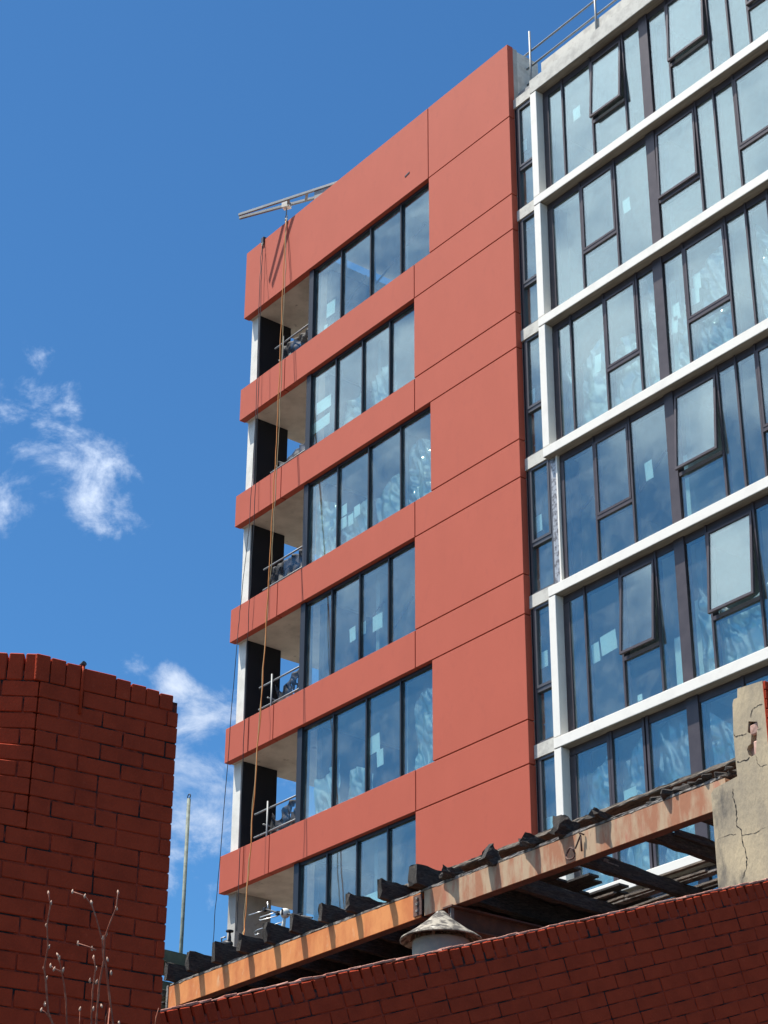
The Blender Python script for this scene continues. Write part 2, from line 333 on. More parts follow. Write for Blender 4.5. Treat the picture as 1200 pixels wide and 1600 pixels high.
# slabs with soffits, blade walls, left flank
DEPTH = 15
for k in range(len(T)):
    z0 = B[k]; th = .27
    MB().box(.03, GL+.3, .174, DEPTH, z0+.004, z0+th).build('balcony_slab', M['soffit'], bld)
    if k: MB().box(.03, .15, .302, 6, z0+th+.003, T[k]-.25).build('balcony_upstand', M['concrete'], bld)
for k in range(len(T)-1):
    zt = B[k]; zb = B[k+1]+.27
    MB().box(.05, .355, .24, 1.20, zb+.002, zt+.002).build('blade_wall', M['blade'] if k < 5 else M['concrete'], bld)
    if k < 5: MB().box(.357, .39, .27, 1.23, zb+.003, zt).build('black_cladding', M['black'], bld)
    MB().box(GL+.12, GL+.3, .45, DEPTH-.2, zb+.002, zt+.002).build('flank_wall', M['black'], bld)
    dl = MB().lathe((GL-.55, 1.1, zt-.03), [(.0, .0), (.075, .0), (.085, .02), (.085, .034)], 16)
    dl.build('soffit_light', M['frame'], bld)
    if k in (0, 2, 4): MB().lathe((2.2, 2.6, zt-.025), [(.0, .0), (.09, .0), (.1, .03)], 14).build('soffit_patch', M['frame'], bld)
# main body: floors, ceilings, back walls
for k in range(len(T)):
    z0 = B[k]
    if k: MB().box(GL+.31, 40, .302, 9, z0+.06, z0+.33, 0).build('floor_slab', M['ceiling'], bld)
MB().box(GL+.3, 40, .305, DEPTH, 14.9, 15.2).build('roof_slab', M['roofmem'], bld)
for k in range(len(T)-1):
    zt = B[k]+.06; zb = B[k+1]+.33
    rm = MB()
    rm.box(GL+.32, 39.9, 5.2+(k % 3)*.7, 5.35+(k % 3)*.7, zb+.003, zt-.003)
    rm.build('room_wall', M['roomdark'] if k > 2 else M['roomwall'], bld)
    for u in ([6.1, 10.6, 14.68, 19.2] if k % 2 == 0 else [5.1, 10.6, 14.66, 18.4]):
        MB().box(u-.06, u+.06, .55, 5.0, zb+.004, zt-.004).build('partition', M['roomwall'], bld)
    if k in (3, 4, 5):
        MB().box(4.3, 4.5, 2.2, 2.4, zb+.005, zt-.005).build('room_column', M['concrete'], bld)
MB().box(GL+.31, 40, DEPTH-.2, DEPTH, GROUND+.01, 14.88).build('rear_wall', M['concrete'], bld)

rnd = random.Random(3)
def pane(u0, u1, z0, z1, y, parent, tilt=True):
    m = MB(); a = rnd.uniform(-.005, .005); b_ = rnd.uniform(-.004, .004)
    A = Vector((1, a, 0)).normalized(); C_ = Vector((0, b_, 1)).normalized(); B_ = C_.cross(A)
    m.obox(((u0+u1)/2, y+.006, (z0+z1)/2), A, B_, C_, (u1-u0)/2, .005, (z1-z0)/2)
    return m.build('glass_pane', M['glass'], parent)
def paper(cx, cy, w, h, y, parent, rot=0):
    c = atY(cx, cy, y); p1 = atY(cx+w/2, cy, y); sx = max(.06, abs((p1-c).x)); sz = max(.06, h/60*.5)
    a = Vector((math.cos(rot), 0, math.sin(rot))); d = Vector((-math.sin(rot), 0, math.cos(rot)))
    MB().obox(c, a, Y, d, sx, .002, sz).build('paper_notice', M['paper'], parent)
def film(u0, u1, z0, z1, y, parent, seed, amp=.09, top=1.0):
    nx, nz = 44, 80; m = MB(); vs = []; fs = []
    for j in range(nz+1):
        for i in range(nx+1):
            a = i/nx; c_ = j/nz; sag = .10*math.sin(a*3.14*1.0+seed)*c_
            u = u0+(u1-u0)*a; z = z0+(z1-z0)*(c_*(top+sag))
            q = Vector((u*3.1+seed, z*.9, seed*3.3))
            d = noise.noise(q)*.7+abs(noise.noise(Vector((u*4.5+z*1.2, z*1.1, seed))))*1.3+(.5-abs(noise.noise(Vector((u*5+z*3, z*2.2-u*2, seed+4)))))*.8
            vs.append((u, y+.09+amp*d, z))
    for j in range(nz):
        for i in range(nx):
            k_ = j*(nx+1)+i; fs.append((k_, k_+1, k_+nx+2, k_+nx+1))
    m.add(vs, fs); m.build('protective_film', M['film'], parent, smooth=True)
# ---- windows of the red wing
papers_red = {0: [(517, 482, 13, 24), (509, 512, 5, 9)], 1: [(506, 632, 22, 20), (502, 662, 26, 18)], 2: [(538, 797, 8, 17), (537, 817, 9, 17), (548, 812, 8, 17), (558, 798, 9, 17)],
              3: [(551, 991, 9, 20), (567, 982, 9, 18), (590, 972, 15, 22)], 4: [(584, 1163, 19, 24), (594, 1184, 10, 22)], 5: []}
for k in range(len(T)-2):
    z1 = B[k]; z0 = T[k+1]; u1 = WR[k]
    n = 4; w = (u1-GL)/n; f = MB(); y0 = GY
    f.box(GL-.13, GL+.05, y0-.03, y0+.20, z0+.002, z1-.002)                  # corner post
    us = [GL]+[GL+w*i for i in range(1, n)]+[u1]
    f.box(GL+.052, u1-.002, y0+.002, y0+.16, z1-.075, z1-.002); f.box(GL+.052, u1-.002, y0+.001, y0+.16, z0+.002, z0+.05)
    f.box(u1-.04, u1-.003, y0+.003, y0+.15, z0+.052, z1-.092)
    for u in us[1:-1]: f.box(u-.022, u+.022, y0-.008, y0+.15, z0+.003, z1-.003)
    fr = f.build('window_frame', M['blackframe'], bld)
    for i in range(n):
        a = us[i]+(.052 if i == 0 else .023); b_ = us[i+1]-(.042 if i == n-1 else .023)
        pane(a, b_, z0+.051, z1-.076, y0+.045, fr)
        if k == 2: film(a+.03, b_-.03, z0+.06, z1-.2, y0+.07, fr, i*1.7+k, top=[.8, .55, .5, .75][i])
        if k == 1 and i in (1, 2): film(a+.1, b_-.05, z0+.06, z1-.2, y0+.07, fr, i*2.3+k, top=.5)
        if k == 4 and i != 2: film(a+.25, b_-.03, z0+.06, z1-.2, y0+.07, fr, i*2.9+k, top=[.55, .3, 0, .8][i])
        if k == 5 and i in (0, 1, 2):
            MB().obox(((a+b_)/2+.02, y0+.16, z0+.06+[.30, .36, .47][i]), X, Y, Z, (b_-a)/2-.03, .012, [.30, .36, .47][i]).build('plasterboard_sheet', M['paper'], fr)
    for (qx, qy, rx, ry) in {0: [(540, 480, 572, 430), (586, 445, 664, 350)], 3: [(606, 998, 646, 932), (551, 1006, 600, 940)]}.get(k, []):
        MB().tube([atY(qx, qy, y0+.45), atY(rx, ry, y0+.45)], .025, 8).build('brace_pole', M['frame'], fr, smooth=True)
    for p in papers_red.get(k, []): paper(*p, y0+.09, fr, rnd.uniform(-.08, .08))
# ---- white wing
WB = [14.57, 11.51, 8.40, 5.28, 2.17, -.97, -4.08, -7.19, -10.3]    # undersides of white beams
BH = .21; OU, IU = 11.22, 11.42; WY = 0.0; WD = .22; REND = 30.0
for k, z in enumerate(WB):
    if k == 0: MB().obox(((OU+REND)/2, WY+.16, z+.19), X, Y, Z, (REND-OU)/2, .16, .19, bev=.008).build('top_beam', M['concrete_pale'], bld)
    else: MB().obox(((OU+REND)/2, WY+.16, z+BH/2), X, Y, Z, (REND-OU)/2, .16, BH/2, bev=.008).build('white_beam', M['white'], bld)
    MB().box(OU+.02, REND, WY+.008, WY+.31, z-.004, z-.0005).build('beam_soffit', M['beamsoffit'], bld)  # strip in the darker brown, shade put into its colour
    if k < len(WB)-1:
        zb = WB[k+1]+BH
        if k != 3: MB().obox(((OU+IU)/2-.003, WY+.153, (z+zb)/2), X, Y, Z, (IU-OU)/2, .147, (z-zb)/2-.012, bev=.008).build('white_jamb', M['white'], bld)
        else:
            MB().box(OU+.05, OU+.20, WY+.16, WY+.30, zb, z).build('bare_stud', M['stud'], bld)
            MB().box(OU+.215, OU+.255, WY+.14, WY+.30, zb, z).build('stud_trim', M['white'], bld)
patt = [   # bays of each storey: fixed pane, casement (opening angle) or wide post
 [('g', 11.56, 12.15), ('g', 12.15, 13.05), ('c', 13.05, 14.05, 9), ('g', 14.05, 14.56), ('w', 14.56, 14.81), ('g', 14.81, 15.35), ('c', 15.35, 16.45, 7), ('g', 16.45, 16.98), ('g', 16.98, 17.5), ('c', 17.5, 18.6, 5), ('w', 18.6, 18.85)],
 [('g', 11.56, 12.55), ('c', 12.55, 13.58, 0), ('g', 13.58, 14.54), ('w', 14.54, 14.78), ('c', 14.78, 15.93, 3), ('g', 15.93, 16.42), ('g', 16.42, 16.95), ('c', 16.95, 18.05, 0), ('g', 18.05, 18.6), ('w', 18.6, 18.85)],
 [('g', 11.56, 12.08), ('g', 12.08, 13.06), ('c', 13.06, 14.01, 0), ('g', 14.01, 14.49), ('w', 14.49, 14.74), ('g', 14.74, 15.3), ('c', 15.3, 16.42, 0), ('g', 16.42, 16.95), ('g', 16.95, 17.5), ('c', 17.5, 18.6, 0)],
 [('g', 11.56, 12.57), ('c', 12.57, 13.57, 0), ('g', 13.57, 14.55), ('w', 14.55, 14.78), ('c', 14.78, 15.91, 9), ('g', 15.91, 16.37), ('g', 16.37, 16.86), ('c', 16.86, 18.0, 0)],
 [('g', 11.56, 12.12), ('g', 12.12, 13.08), ('c', 13.08, 14.04, 9), ('g', 14.04, 14.54), ('w', 14.54, 14.79), ('g', 14.79, 15.33), ('c', 15.33, 16.48, 10), ('g', 16.48, 17.0), ('g', 17.0, 17.5), ('c', 17.5, 18.6, 0)],
 [('g', 11.56, 12.57), ('g', 12.64, 13.48), ('g', 13.58, 14.57), ('w', 14.57, 14.85), ('g', 14.85, 15.9), ('g', 15.9, 16.9), ('g', 16.9, 18.0)],
]
papers_w = {0: [(901, 177, 11, 19)], 1: [(979, 321, 11, 20)], 2: [(934, 568, 10, 24), (1089, 440, 12, 22), (1087, 462, 12, 22), (1057, 487, 11, 22), (1054, 508, 10, 22)],
            3: [(1014, 735, 12, 24)], 4: [(931, 1020, 12, 24), (951, 1004, 25, 24), (1000, 1090, 7, 6)], 5: [(985, 1243, 20, 16)]}
films_w = {2: {0: .85, 1: .7, 2: .55, 3: .95, 5: .6, 6: .8, 8: .8}, 0: {}, 1: {}, 4: {5: .6, 6: .5}, 5: {0: .95, 1: .9, 2: .95, 4: .9}}
boards_w = {2: [(14.1, 14.62, .02, 2.6)], 3: [(14.22, 14.75, .02, 1.75)], 4: [(13.95, 14.15, .02, 1.3), (14.2, 14.72, .02, 1.85)], 5: [(13.95, 14.5, .6, 1.25), (14.0, 14.4, .02, .55)]}
props_w = {3: [(885, 826, 926, 776), (995, 775, 1042, 703)], 0: [(1010, 205, 1018, 190)]}
GW = WY+.20
def bar_frame(f, u0, u1, y0, y1, z0, z1, t):
    f.box(u0, u1, y0, y1, z1-t, z1); f.box(u0, u1, y0, y1, z0, z0+t)
    f.box(u0, u0+t, y0, y1, z0+t, z1-t); f.box(u1-t, u1, y0, y1, z0+t, z1-t)
for k in range(len(WB)-1):
    z1 = WB[k]; z0 = WB[k+1]+BH; pt = [(q[0], IU if q[1] == 11.56 else q[1]-.10, q[2]-.10)+tuple(q[3:]) for q in (patt[k] if k < 6 else patt[k % 2])]
    f = MB(); zs = z0+1.07
    f.box(IU-.02, REND, GW+.011, GW+.15, z1-.16, z1+.05); f.box(IU-.02, REND, GW+.031, GW+.15, z0-.05, z0+.03)
    f.box(IU-.02, IU+.17, GW+.006, GW+.15, z0+.032, z1-.172)
    def mul(u, w=.024): f.box(u-w, u+w, GW-.012, GW+.152, z0-.045, z1+.045)
    ends = set()
    for s in pt:
        if s[0] == 'w': f.box(s[1], s[2], GW-.02, GW+.153, z0-.046, z1+.046); ends |= {s[1], s[2]}
    for s in pt:
        if s[0] != 'w':
            for e in s[1:3]:
                if e not in ends and e > IU+.05: mul(e, .03 if k == 5 else .022); ends.add(e)
        if s[0] == 'c': f.box(s[1]+.02, s[2]-.02, GW-.012, GW+.14, zs-.045, zs+.03)
    last = pt[-1][2]; x_ = last+.9
    while x_ < REND: mul(x_); x_ += .95
    fr = f.build('window_frame', M['frame'], bld)
    gi = 0
    rest = []
    x_ = last
    while x_ < REND-.9: rest.append(('g', x_, x_+(.9 if x_ == last else .95))); x_ = rest[-1][2]
    for s in pt+rest:
        if s[0] == 'w': gi += 1; continue
        a, b_ = s[1]+.03, s[2]-.03
        if s[1] == IU: a = IU+.17
        if s[0] == 'g': pane(a, b_, z0+.03, z1-.17, GW+.02, fr)
        else:
            pane(a, b_, z0+.03, zs-.045, GW+.02, fr)
            ang = R(s[3]*.48); zt, zb2 = z1-.165, zs+.035
            sm_ = MB(); bar_frame(sm_, a+.004, b_-.004, GW-.02, GW+.03, zb2, zt, .05)
            pm = MB(); pm.box(a+.053, b_-.053, GW+.0, GW+.012, zb2+.049, zt-.049)
            for mm, nm, ma in ((sm_, 'casement_sash', M['frame']), (pm, 'glass_pane', M['glass'])):
                if ang:
                    for i, v in enumerate(mm.v):
                        dy, dz = v.y-GW, v.z-zt
                        mm.v[i] = Vector((v.x, GW+dy*math.cos(ang)+dz*math.sin(ang), zt-dy*math.sin(ang)+dz*math.cos(ang)))
                ob = mm.build(nm, ma, fr)
        if gi in films_w.get(k, {}): film(a+.02, b_-.02, z0+.05, z1-.15, GW+.08, fr, gi*1.31+k*2, top=films_w[k][gi])
        gi += 1
    for (q0, q1, h0, h1) in boards_w.get(k, []):
        MB().box(q0-.1, q1-.1, GW+.45, GW+.47, z0+h0, z0+h1).build('plasterboard_sheet', M['paper'], fr)
    for (qx, qy, rx, ry) in props_w.get(k, []):
        MB().tube([atY(qx, qy, GW+.5), atY(rx, ry, GW+.5)], .028, 8).build('brace_pole', M['frame'], fr, smooth=True)
    for p in papers_w.get(k, []): paper(*p, GW+.09, fr, rnd.uniform(-.1, .1))
# narrow window strip between the wings
papers_s = {0: [(818, 229, 10, 18)], 2: [(831, 620, 10, 20)], 3: [(842, 818, 10, 22)], 4: [(842, 1010, 9, 24), (847, 1032, 18, 20)], 5: [(859, 1290, 11, 20)]}
for k in range(len(WB)-1):
    zt = WB[k]+.09; zb = WB[k+1]+.31
    MB().box(RU+.004, OU+.05, .13, .34, zb-.27, zb).build('lintel', M['concrete_pale'], bld)
    f = MB(); y0 = .17; uR = OU+.045 if k != 3 else OU+.04
    bar_frame(f, RU+.05, uR, y0, y0+.12, zb+.003, zt-.003, .05); zm = zb+1.10
    f.box(RU+.101, uR-.051, y0+.002, y0+.11, zm-.04, zm+.04)
    bar_frame(f, RU+.104, uR-.054, y0-.012, y0+.06, zm+.043, zt-.056, .055)
    fr = f.build('strip_window_frame', M['stripframe'], bld)
    pane(RU+.158, uR-.108, zm+.097, zt-.11, y0+.03, fr); pane(RU+.102, uR-.052, zb+.054, zm-.041, y0+.05, fr)
    for p in papers_s.get(k, []): paper(*p, y0+.1, fr, rnd.uniform(-.1, .1))
MB().box(RU+.004, OU+.05, .13, .34, WB[0]+.092, WB[0]+.34).build('lintel', M['concrete_pale'], bld)
MB().box(RU-.002, RU+.05, .18, .5, GROUND+.1, WB[0]+.08).build('joint_post', M['black'], bld)
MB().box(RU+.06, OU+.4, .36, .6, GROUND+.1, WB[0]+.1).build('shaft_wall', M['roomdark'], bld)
# stepped concrete upstand over the white wing
up = MB(); up.box(11.0, REND, .60, .85, 14.9, 15.93)
up.build('roof_upstand', M['concrete_pale'], bld)
up = MB(); up.box(11.3, REND, .34, .598, 14.86, 15.22); up.build('roof_ledge', M['concrete_pale'], bld)
MB().box(18.9, 19.3, -.002, .35, GROUND+.1, WB[0]).build('white_column', M['white'], bld)
MB().box(11.0, REND, .31, .6, GROUND+.1, WB[-1]+.1).build('base_wall', M['concrete'], bld)

# roof guard rail
gr = thing('guard_rail', 'galvanised tube guard rail along the roof edge over the white framed windows', 'railing', (10.7, .72, 15.2))
for u in [10.69+2.17*i for i in range(5)]:
    MB().tube([(u, .56, 14.95), (u, .56, 17.05)], .026, 10).build('post', M['galv'], gr, smooth=True)
for z, ub in ((16.5, 10.3), (16.06, 10.3), (15.6, 10.3)):
    MB().tube([(ub, .60, z), (20, .60, z)], .024, 10).build('rail', M['galv'], gr, smooth=True)

# outrigger on the parapet
oz = 17.0
tipA = atZ(373, 336, oz); rootA = atZ(516, 289, oz); tipB = atZ(374, 341, oz-.02); rootB = atZ(492, 309, oz-.02)
dirB = (rootB-tipB); rootB2 = rootB+dirB*.3; rootA2 = rootA+(rootA-tipA)*.15
ot = thing('roof_outrigger', 'galvanised steel outrigger arm jutting over the red parapet and holding the rope', 'outrigger', (rootB2.x, max(.4, rootB2.y), T[0]))
def chan(p, q, nm):
    m = MB(); a = (q-p).normalized(); b_ = a.cross(Z).normalized(); l = (q-p).length; c = (p+q)/2
    m.obox(c, a, b_, Z, l/2, .028, .038, bev=.006)
    m.build(nm, M['galv'], ot)
chan(tipA, rootA2, 'arm'); chan(tipB, rootB2, 'arm')
for t in (.55, .75):
    pa = tipA.lerp(rootA, t); pb = tipB.lerp(rootB, min(1, t*1.15+.02)); MB().bar(pa-Z*.03, pb-Z*.03, .07, .02).build('brace', M['galv'], ot)
pa = rootA; pb = rootB; MB().prism([pa+Z*.03, pa.lerp(tipA, .17)+Z*.03, pa.lerp(tipA, .17)-Z*.3, pa-Z*.3], Vector((.01, .02, 0))).build('plate', M['galv'], ot)
for q in (rootA2, rootB2): MB().bar((q.x, q.y, oz-.05), (q.x, q.y, 15.2), .08, .08, up=X).build('leg', M['galv'], ot)
clampP = tipB.lerp(rootB, .63)
MB().obox(clampP, dirB.normalized(), dirB.normalized().cross(Z).normalized(), Z, .11, .08, .09, bev=.01).build('clamp', M['white'], ot)
ringm = MB().tube([clampP-Z*.08, clampP-Z*.34], .018, 8)
for i in range(2): ringm.tube([clampP-Z*(.38+.1*i)+Vector((.045*math.cos(a*.7854), 0, .055*math.sin(a*.7854))) for a in range(9)], .012, 6)
ringm.build('shackle', M['galv'], ot)
# ropes
yA = clampP.y
def rope(pts, r, m, nm, wob=.01, seed=0):
    P = []
    for (a, b_) in zip(pts[:-1], pts[1:]):
        for i in range(10): P.append(a.lerp(b_, i/10)+Vector((noise.noise(Vector((seed, len(P)*.31, 0)))*wob, noise.noise(Vector((seed+5, len(P)*.37, 0)))*wob, 0)))
    P.append(pts[-1]); return MB().tube(P, r, 6)
rp = [(447, 345), (443, 420), (439, 520), (434, 650), (428, 760), (421, 880), (413, 1030), (402, 1180), (391, 1330), (382, 1450), (380, 1475)]
def rpts(pp, ya, yb): return [atY(p[0], p[1], ya+(yb-ya)*i/(len(pp)-1)) for i, p in enumerate(pp)]
rt = thing('hanging_rope', 'orange and tan rope pair hanging down from the outrigger across the balconies', 'rope', rpts(rp, yA, -1.3)[-1])
rope(rpts(rp, yA, -1.3), .0125, None, '', .022, 1).build('orange_strand', M['rope'], rt, smooth=True)
rope([clampP-Z*.4]+rpts([(p[0]+(3.0 if i < 6 else -1), p[1]) for i, p in enumerate(rp)], yA, -1.25)[1:], .011, None, '', .03, 9).build('tan_strand', M['rope2'], rt, smooth=True)
c1 = rpts([(411, 378), (408, 440), (403, 640), (397, 817), (389, 960), (386, 1009), (380, 1180), (373, 1382), (370, 1455)], -.06, -.10)
tag(rope(c1, .009, None, '', .02, 3).build('safety_line', M['cable'], smooth=True), 'thin black line hanging close to the red facade from the parapet hook', 'cable')
c2 = rpts([(409, 380), (406, 440), (400, 640), (390, 817), (376, 943), (370, 1009), (344, 1336), (332, 1480)], -.08, -.9)
tag(rope(c2, .0085, None, '', .02, 6).build('tag_line', M['cable'], smooth=True), 'thin black line swinging out left past the balcony corners into the sky', 'cable')
hk = MB(); hp = Vector((.78, .02, 16.5))
hk.obox(hp+Vector((0, .1, .03)), X, Y, Z, .05, .16, .03, bev=.005); hk.obox(hp+Vector((0, -.05, -.06)), X, Y, Z, .05, .02, .10, bev=.005)
tag(hk.build('parapet_hook', M['frame']), 'small dark hook clamped over the parapet at its left end', 'hook')
# temporary balcony guards and shade cloth
ordn = ['uppermost balcony', 'second balcony from the top', 'third balcony from the top', 'fourth balcony from the top', 'fifth balcony from the top']
gx = [(1.55, 12.2), (1.5, 9.1), (None, 6.0), (1.5, 2.95), (1.5, -.15)]
for k in range(5):
    zb = T[k+1]; t = thing('balcony_guard', 'scaffold tube guard across the '+ordn[k], 'railing', (1.5, .25, B[k+1]+.27), 'temporary guards on the balconies')
    u = 1.52
    if k not in (1, 2): MB().tube([(u, .22, B[k+1]+.275), (u, .22, zb+.95)], .022, 8).build('post', M['galv'], t, smooth=True)
    for z in (zb+.25, zb+.80) if k != 1 else (zb+.28,):
        MB().tube([(.95 if k in (2, 3, 4) else 1.1, .27, z), (GL-.15, .27, z)], .022, 8).build('rail', M['galv'], t, smooth=True)
    # return rails running back along the left edge of the slab
    for z in (zb+.15, zb+.62): MB().tube([(.95, .5, z), (.95, 5, z)], .02, 8).build('return_rail', M['galv'], t, smooth=True)
    # cloth: bunched sheet
    m = MB(); nx, nz = 40, 18; vs = []; fs = []
    zl, zh, ul = [(0.02, .78, 1.35), (.0, .60, 1.3), (.0, .80, 1.2), (.05, .80, 1.5), (.05, .80, 1.5)][k]
    for j in range(nz+1):
        for i in range(nx+1):
            a = i/nx; c_ = j/nz; uu = ul+(GL-.16-ul)*a
            pinch = 1-.65*math.exp(-((a-.2)/.16)**2) if k in (3, 4, 1) else 1
            zz_ = zb+zl+(zh-zl)*(.5+(c_-.5)*pinch)
            if k in (3, 4): zz_ += .12*(1-a)*0-.10*math.exp(-((a-.2)/.2)**2)
            yy = .36+.07*noise.noise(Vector((uu*7, zz_*5, k*3)))+.05*math.sin(uu*22+3*zz_+k)*(1-c_*.5)
            vs.append((uu, yy, zz_))
    for j in range(nz):
        for i in range(nx):
            if k in (3, 4) and .45 < j/nz+.25*math.sin(i*.9) < .62 and i > 18: continue
            if k == 0 and ((i*7+j*13) % 23) == 0: continue
            q = j*(nx+1)+i; fs.append((q, q+1, q+nx+2, q+nx+1))
    m.add(vs, fs)
    ob = m.build('shade_cloth', M['net'], smooth=True, loc=(ul, .36, zb))
    so_ = ob.modifiers.new('t', 'SOLIDIFY'); so_.thickness = .008
    tag(ob, 'crumpled black shade cloth tied to the guard of the '+ordn[k], 'cloth', 'shade cloths on the balconies')
bx = MB().obox((1.32, .5, T[1]+.12), X, Y, Z, .22, .14, .17, bev=.02, jit=.02)
tag(bx.build('rubbish_bag', M['cloth'], loc=(1.3, .5, T[1])), 'dark full rubbish bag behind the guard on the uppermost balcony', 'bag')

# ------------------------------------------------------------------ burnt shed roof in the middle ground
BY = -12.0
def bp(px, py, y=BY): return atY(px, py, y)
zTop, zBot = -8.71, -8.96
bL = bp(264, 1545).x; bM = bp(660, 1393).x; bR = bp(1113, 1232).x
def steel(u0, u1, m, lab, nm='steel_beam'):
    t = thing(nm, lab, 'beam', ((u0+u1)/2, BY, zBot), 'steel beams at the front of the burnt roof')
    w = MB()
    w.obox(((u0+u1)/2, BY+.006, (zTop+zBot)/2), X, Y, Z, (u1-u0)/2, .006, (zTop-zBot)/2-.0)
    w.build('web', m, t)
    MB().box(u0, u1, BY+.014, BY+.12, zTop-.014, zTop-.001).build('flange', m, t)
    MB().box(u0, u1, BY+.014, BY+.12, zBot+.001, zBot+.014).build('flange', M['rustdark'], t)
    return t
sb1 = steel(bL, bM-.03, M['orange'], 'bright orange steel beam carrying the row of charred joist ends, left one')
sb2 = steel(bM+.03, bR+.15, M['rust'], 'dull rust red steel beam running right to the cracked rendered pier')
pl_ = MB(); pl_.box(bM-.13, bM+.0, BY-.012, BY-.001, zBot+.02, zTop-.02); pl_.build('splice_plate', M['rustdark'], sb1)
for dz in (.06, .13, .19):
    MB().obox((bM-.06, BY-.022, zBot+dz), X, Y, Z, .014, .012, .014, bev=.004).build('bolt', M['ash'], sb1)
MB().box(bL-.04, bL-.003, BY-.01, BY+.12, zBot-.03, zTop+.02).build('end_plate', M['ash'], sb1)
# hook on the right beam
h0 = bp(907, 1305, BY-.03); h1 = bp(899, 1326, BY-.06)
hkm = MB().tube([h0+Vector((.03, .02, .0)), h0+Vector((.0, -.02, .02)), h0, h1], .008, 8)
cc = bp(891, 1334, BY-.05); hkm.tube([cc+Vector((.055*math.cos(a*.5236), -.01*math.sin(a), .055*math.sin(a*.5236))) for a in range(13)], .009, 8)
hkm.tube([h0, bp(909, 1330, BY-.02)], .009, 8)
tag(hkm.build('ring_hook', M['rustdark'], smooth=True, loc=cc), 'rusty ring and hook hanging on the face of the dull rust red beam', 'hook')

def char_mesh(p, q, w, h, seed, amp=.012, n=14, taper=0, jag=.0):
    """a rough, charred timber from p to q"""
    a = (q-p); l = a.length; a.normalize(); b_ = a.cross(Z).normalized(); d = b_.cross(a)
    m = MB(); prof = [(-1, -1), (-.3, -1.02), (.4, -1), (1, -1), (1.03, -.3), (1, .4), (1, 1), (.35, 1.04), (-.4, 1), (-1, 1), (-1.03, .3), (-1, -.4)]
    nn = len(prof); o_ = 0
    for i in range(n+1):
        s = i/n; sc_ = 1-taper*s
        for j, (x_, z_) in enumerate(prof):
            qn = Vector((seed*3.7+j*.9, s*l*7, j*1.3)); dn = noise.noise(qn)*amp*1.6+noise.noise(qn*2.7)*amp
            off = jag*noise.noise(Vector((j*1.7, seed, 1))) if i == 0 else 0
            m.v.append(p+a*(s*l+off)+b_*((w/2+dn)*x_)+d*((h/2+dn*1.3)*z_*sc_+ (noise.noise(Vector((seed, s*3, 9)))*amp)))
    for i in range(n):
        for j in range(nn):
            j2 = (j+1) % nn; m.f.append((i*nn+j, i*nn+j2, (i+1)*nn+j2, (i+1)*nn+j)); m.m.append(0)
    m.f.append(tuple(range(nn))); m.m.append(0); m.f.append(tuple(n*nn+j for j in reversed(range(nn)))); m.m.append(0)
    return m
# wall plate: charred packing lying on the beams under the joists
pk = char_mesh(Vector((bL+.02, BY+.035, zTop+.018)), Vector((bR+.1, BY+.035, zTop+.018)), .07, .026, 3, .004, 160)
tag(pk.build('packing_strip', M['ash'], loc=((bL+bR)/2, BY, zTop)), 'thin grey charred packing strip lying along the top of both steel beams', 'timber')
ends = [250, 287, 325, 364, 403, 446, 489, 532, 581, 637]
labs = ['charred joist end farthest left, half hidden by the brick wall', 'second charred joist end from the left, beside the grey pole', 'split charred joist end with a black upper edge below the valve',
        'charred joist end below the hanging rope', 'charred joist end below the aerial, left of its round housing', 'charred joist end with deep grooves just right of the aerial housing',
        'charred joist end below the left end of the lowest window', 'charred joist end under the second pane of the lowest window', 'tall charred joist end under the third pane of the lowest window', 'thick burnt joist end at the splice of the two beams']
zc = zTop+.036
for i, e in enumerate(ends):
    yy = 1394+(655-(e+8))*.403
    p = atY(e+8, yy-17, BY-.16+.05*rnd.random()); u = p.x
    hh = .185+.035*rnd.random(); ww = .055 if i < 9 else .12
    m = char_mesh(Vector((u+.02, BY-.17+.05*rnd.random(), zc+hh/2)), Vector((u+.02, BY+5.6, zc+hh/2-.25)), ww, hh, i*5.1+1, .007, 90, 0, .04)
    tag(m.build('charred_joist', M['char'], loc=(u, BY, zc)), labs[i], 'joist', 'burnt joists lying across the steel beams')
# broken joist ends farther right
spec = [((757, 1338), .17, .30, .06, 'wedge shaped burnt joist stump against the solid red wall'), ((870, 1283), .19, .42, .05, 'pointed burnt stump leaning under the white window jamb'),
        ((925, 1268), .07, .5, .10, 'flat burnt offcut resting right of the pointed stump'), ((815, 1300), .07, .55, -.02, 'low burnt chunk lying between the two stumps'),
        ((690, 1375), .07, .4, .0, 'low rubble like burnt chunk just right of the beam splice')]
for i, ((px, py), hh, ln, tl, lab) in enumerate(spec):
    p = bp(px, py, BY-.08); p.z = zc+hh/2+(.03 if hh < .1 else 0)
    m = char_mesh(p, p+Vector((.04+(.25 if hh < .1 else 0), ln, -.12-tl)), .12 if hh > .1 else .16, hh, i*7.7+40, .024, 12, .45, .09)
    tag(m.build('charred_stump', M['char'], loc=p), lab, 'timber', 'burnt timber stumps on the right beam')
p0 = bp(1062, 1228, BY+.1); rb = MB()
for i in range(20):
    c = Vector((p0.x+rnd.uniform(-.4, .9), BY+rnd.uniform(.0, .25), zc+rnd.uniform(0, .09)))
    r_ = rnd.uniform(.02, .055); rb.obox(c, Vector((.8, .6, 0)), Vector((-.6, .8, 0)), Z, r_*1.6, r_, r_*.6, bev=r_*.3, jit=r_*.4)
tag(rb.build('burnt_debris', M['char'], loc=p0), 'heap of black burnt debris on the beam beside the cracked pier', 'debris')
